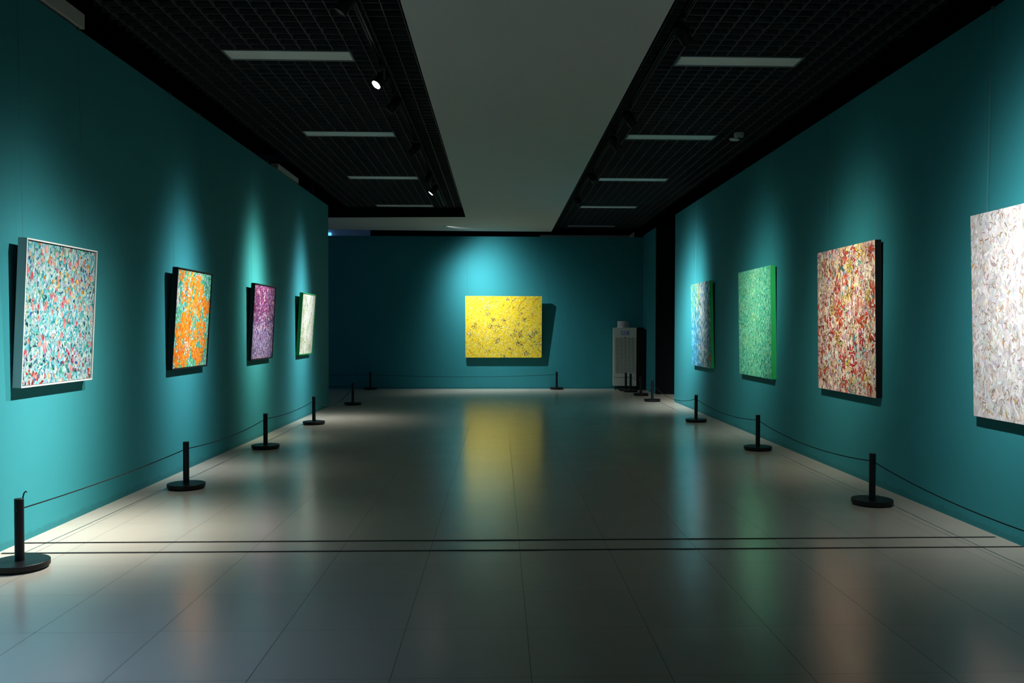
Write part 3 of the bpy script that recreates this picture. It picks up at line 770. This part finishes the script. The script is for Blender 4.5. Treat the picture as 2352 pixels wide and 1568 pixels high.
# 6: blue / white / green, right wall far
r = random.Random(16)
c = Canvas(1.43, 1.475, rgb(90, 160, 180), 3600, 1.1)
for _ in range(3500):
    u, v = r.random(), r.random()
    mid = math.exp(-((u - .62) / .16) ** 2); rt = max(0, (u - .78) / .22)
    pal = [(14 * mid + .6, (232, 240, 244)), (7 * math.exp(-(((u - .38) / .12) ** 2 + ((v - .82) / .2) ** 2)) + .2, (205, 200, 110)), (16 * max(0, v - .45) * (u < .5) + .3, (95, 150, 80)), (14 * max(0, .7 - v) * max(0, .7 - u) + .4, (30, 145, 215)), (6 * (1 - u) * (1 - v), (85, 190, 225)), (7 * rt * (v > .3) + .6, (16, 70, 85)), (2.2, (70, 165, 178)), (7 * (u > .45) * max(0, .42 - v) * 2 + .2, (40, 100, 70)), (2 * mid * max(0, .4 - v) * 2, (190, 155, 75)), (1.6, (25, 60, 115))]
    c.stroke(u, v, r.uniform(.03, .085), r.uniform(.010, .020), V90 + r.gauss(0, .22), pick(r, pal), r.uniform(-.3, .3))
for _ in range(26): c.stroke(r.gauss(.93, .03), r.gauss(.11, .03), r.uniform(.03, .07), .018, V90 + r.gauss(0, .3), pick(r, [(2, (200, 90, 25)), (1, (150, 60, 30))]))
painting('right', (15.765, 14.334, .84, 2.316, .06, .037), c, M_GREENEDGE, .05, 'blue and white painting of vertical strokes with a green edge, furthest on the right wall', None)

# 7: green
r = random.Random(17)
c = Canvas(1.509, 1.486, rgb(105, 205, 165), 5200, 1.1)
for _ in range(5000):
    u, v = r.random(), r.random()
    mid = math.exp(-((u - .50 + .10 * (1 - v)) / .22) ** 2); low = 1 - v
    pal = [(5, (150, 224, 190)), (9 * mid + 1, (130, 218, 170)), (5 * mid * (v > .25) + .5, (165, 226, 150)), (3 * mid * v, (215, 232, 208)), (7 * low * (1 - mid) + .6, (12, 140, 132)), (5 * low * u + .4, (12, 128, 78)), (4, (55, 185, 148)), (3, (32, 158, 138)), (4 * v * (1 - u), (90, 190, 130)), (.5, (205, 205, 120)), (.4, (215, 175, 130)), (.3, (10, 85, 85))]
    c.stroke(u, v, r.uniform(.025, .060), r.uniform(.008, .016), V90 + r.gauss(.2, .75), pick(r, pal), r.uniform(-.5, .5))
painting('right', (12.635, 11.126, .844, 2.33, .06, .029), c, M_GREENEDGE, .065, 'mint green painting with a bright green edge on the right wall', None)

# 8: red floral
r = random.Random(18)
c = Canvas(1.466, 1.492, rgb(225, 195, 175), 6200, 1.15)
def petal(u, v, ln, wd, a, col, dark=True):
    if dark: c.stroke(u, v, ln * 1.12, wd * 1.28, a, pick(r, [(3, (85, 32, 26)), (2, (120, 40, 32)), (1, (55, 42, 24))]), .25)
    c.stroke(u, v, ln, wd, a, col, .2)
for _ in range(1700):
    u, v = r.random(), r.random()
    up = max(0, v - .45); cen = math.exp(-((u - .60) / .28) ** 2)
    pal = [(11, (232, 202, 188)), (7, (214, 140, 118)), (3.5 + 4 * (1 - v), (196, 74, 52)), (8, (240, 228, 206)), (14 * up * cen + 1, (240, 228, 150)), (5 * cen * up + .4, (105, 180, 205)), (4, (200, 170, 195)), (2.5 * cen, (50, 140, 135)), (4, (242, 240, 230)), (2 * (1 - v), (130, 34, 38)), (1.4, (180, 200, 150))]
    petal(u, v, r.uniform(.045, .10), r.uniform(.018, .040), V90 + r.gauss(0, .75), pick(r, pal), r.random() < .55)
for _ in range(80):
    u, v = r.random(), r.random(); n = r.choice((4, 5, 6)); a0 = r.uniform(0, PI)
    cc = pick(r, [(4, (205, 85, 62)), (3, (232, 185, 172)), (3, (238, 224, 200)), (2, (222, 195, 85)), (1, (160, 205, 210)), (1.2, (180, 48, 54))])
    for k in range(n):
        a = a0 + 2 * PI * k / n
        petal(u + .032 * math.cos(a), v + .036 * math.sin(a), .066, .026, a, cc, r.random() < .7)
    c.stroke(u, v, .02, .016, 0, rgb(60, 45, 15))
for _ in range(520):
    c.stroke(r.random(), r.random(), r.uniform(.03, .08), r.uniform(.005, .011), V90 + r.gauss(0, .8), pick(r, [(2, (85, 30, 25)), (1.5, (45, 34, 24)), (3, (245, 236, 222)), (1, (240, 225, 150))]), r.uniform(-1, 1), .15, 6)
for (u, v) in [(.2, .87), (.45, .92), (.93, .90), (.62, .70), (.27, .66), (.28, .60), (.63, .49), (.90, .40), (.12, .36), (.13, .13), (.45, .07), (.30, .84)]:
    for _ in range(16): c.stroke(r.gauss(u, .022), r.gauss(v, .022), r.uniform(.02, .05), r.uniform(.006, .012), r.uniform(0, PI), pick(r, [(3, (45, 35, 12)), (2, (160, 130, 34)), (1, (90, 40, 20))]))
painting('right', (9.474, 8.008, .847, 2.34, .06, .027), c, M_BLACKFRAME, .06, 'large red and cream floral painting with a black edge on the right wall', None)

# 9: white
r = random.Random(19)
c = Canvas(1.50, 1.49, rgb(225, 223, 223), 6200, 0.85)
for _ in range(2300):
    u, v = r.random(), r.random()
    pal = [(14, (240, 238, 237)), (6, (228, 225, 230)), (3, (214, 210, 220)), (3, (230, 218, 205)), (1.6, (212, 192, 174)), (1, (212, 222, 228)), (.6, (214, 175, 125))]
    c.stroke(u, v, r.uniform(.045, .10), r.uniform(.018, .036), V90 + r.gauss(0, .7), pick(r, pal), r.uniform(-.5, .5))
for _ in range(1100):
    u, v = r.random(), r.random()
    c.stroke(u, v, r.uniform(.03, .085), r.uniform(.004, .010), V90 + r.gauss(0, .9), pick(r, [(4, (196, 176, 162)), (3, (184, 178, 186)), (2, (175, 140, 115)), (1, (140, 125, 118)), (.8, (205, 150, 95)), (3, (246, 245, 243))]), r.uniform(-1, 1), .15, 6)
for _ in range(1000):
    u, v = r.random(), r.random()
    c.stroke(u, v, r.uniform(.04, .08), r.uniform(.014, .028), V90 + r.gauss(0, .7), pick(r, [(8, (242, 241, 240)), (2, (232, 228, 231)), (1, (234, 222, 210))]), r.uniform(-.5, .5))
for _ in range(420):
    c.stroke(r.random(), r.random(), r.uniform(.03, .07), r.uniform(.004, .009), V90 + r.gauss(0, .9), pick(r, [(3, (195, 174, 160)), (2, (182, 178, 186)), (1, (160, 118, 92))]), r.uniform(-1, 1), .15, 6)
painting('right', (6.33, 4.83, .85, 2.34, .06, .045), c, M_WHITEEDGE, .05, 'large white petal painting at the right edge of the picture', None, wires=(0.07, 0.93))

# ------------------------------------------------------------------ world and view
wd = bpy.data.worlds.new('world'); bpy.context.scene.world = wd; wd.use_nodes = True
wd.node_tree.nodes['Background'].inputs['Color'].default_value = (0.02, 0.03, 0.05, 1)
wd.node_tree.nodes['Background'].inputs['Strength'].default_value = 0.02
vs = bpy.context.scene.view_settings
bpy.context.scene.display_settings.display_device = 'sRGB'
vs.view_transform = 'Standard'; vs.look = 'None'; vs.gamma = 1.0; vs.use_curve_mapping = False
vs.exposure = 0.0
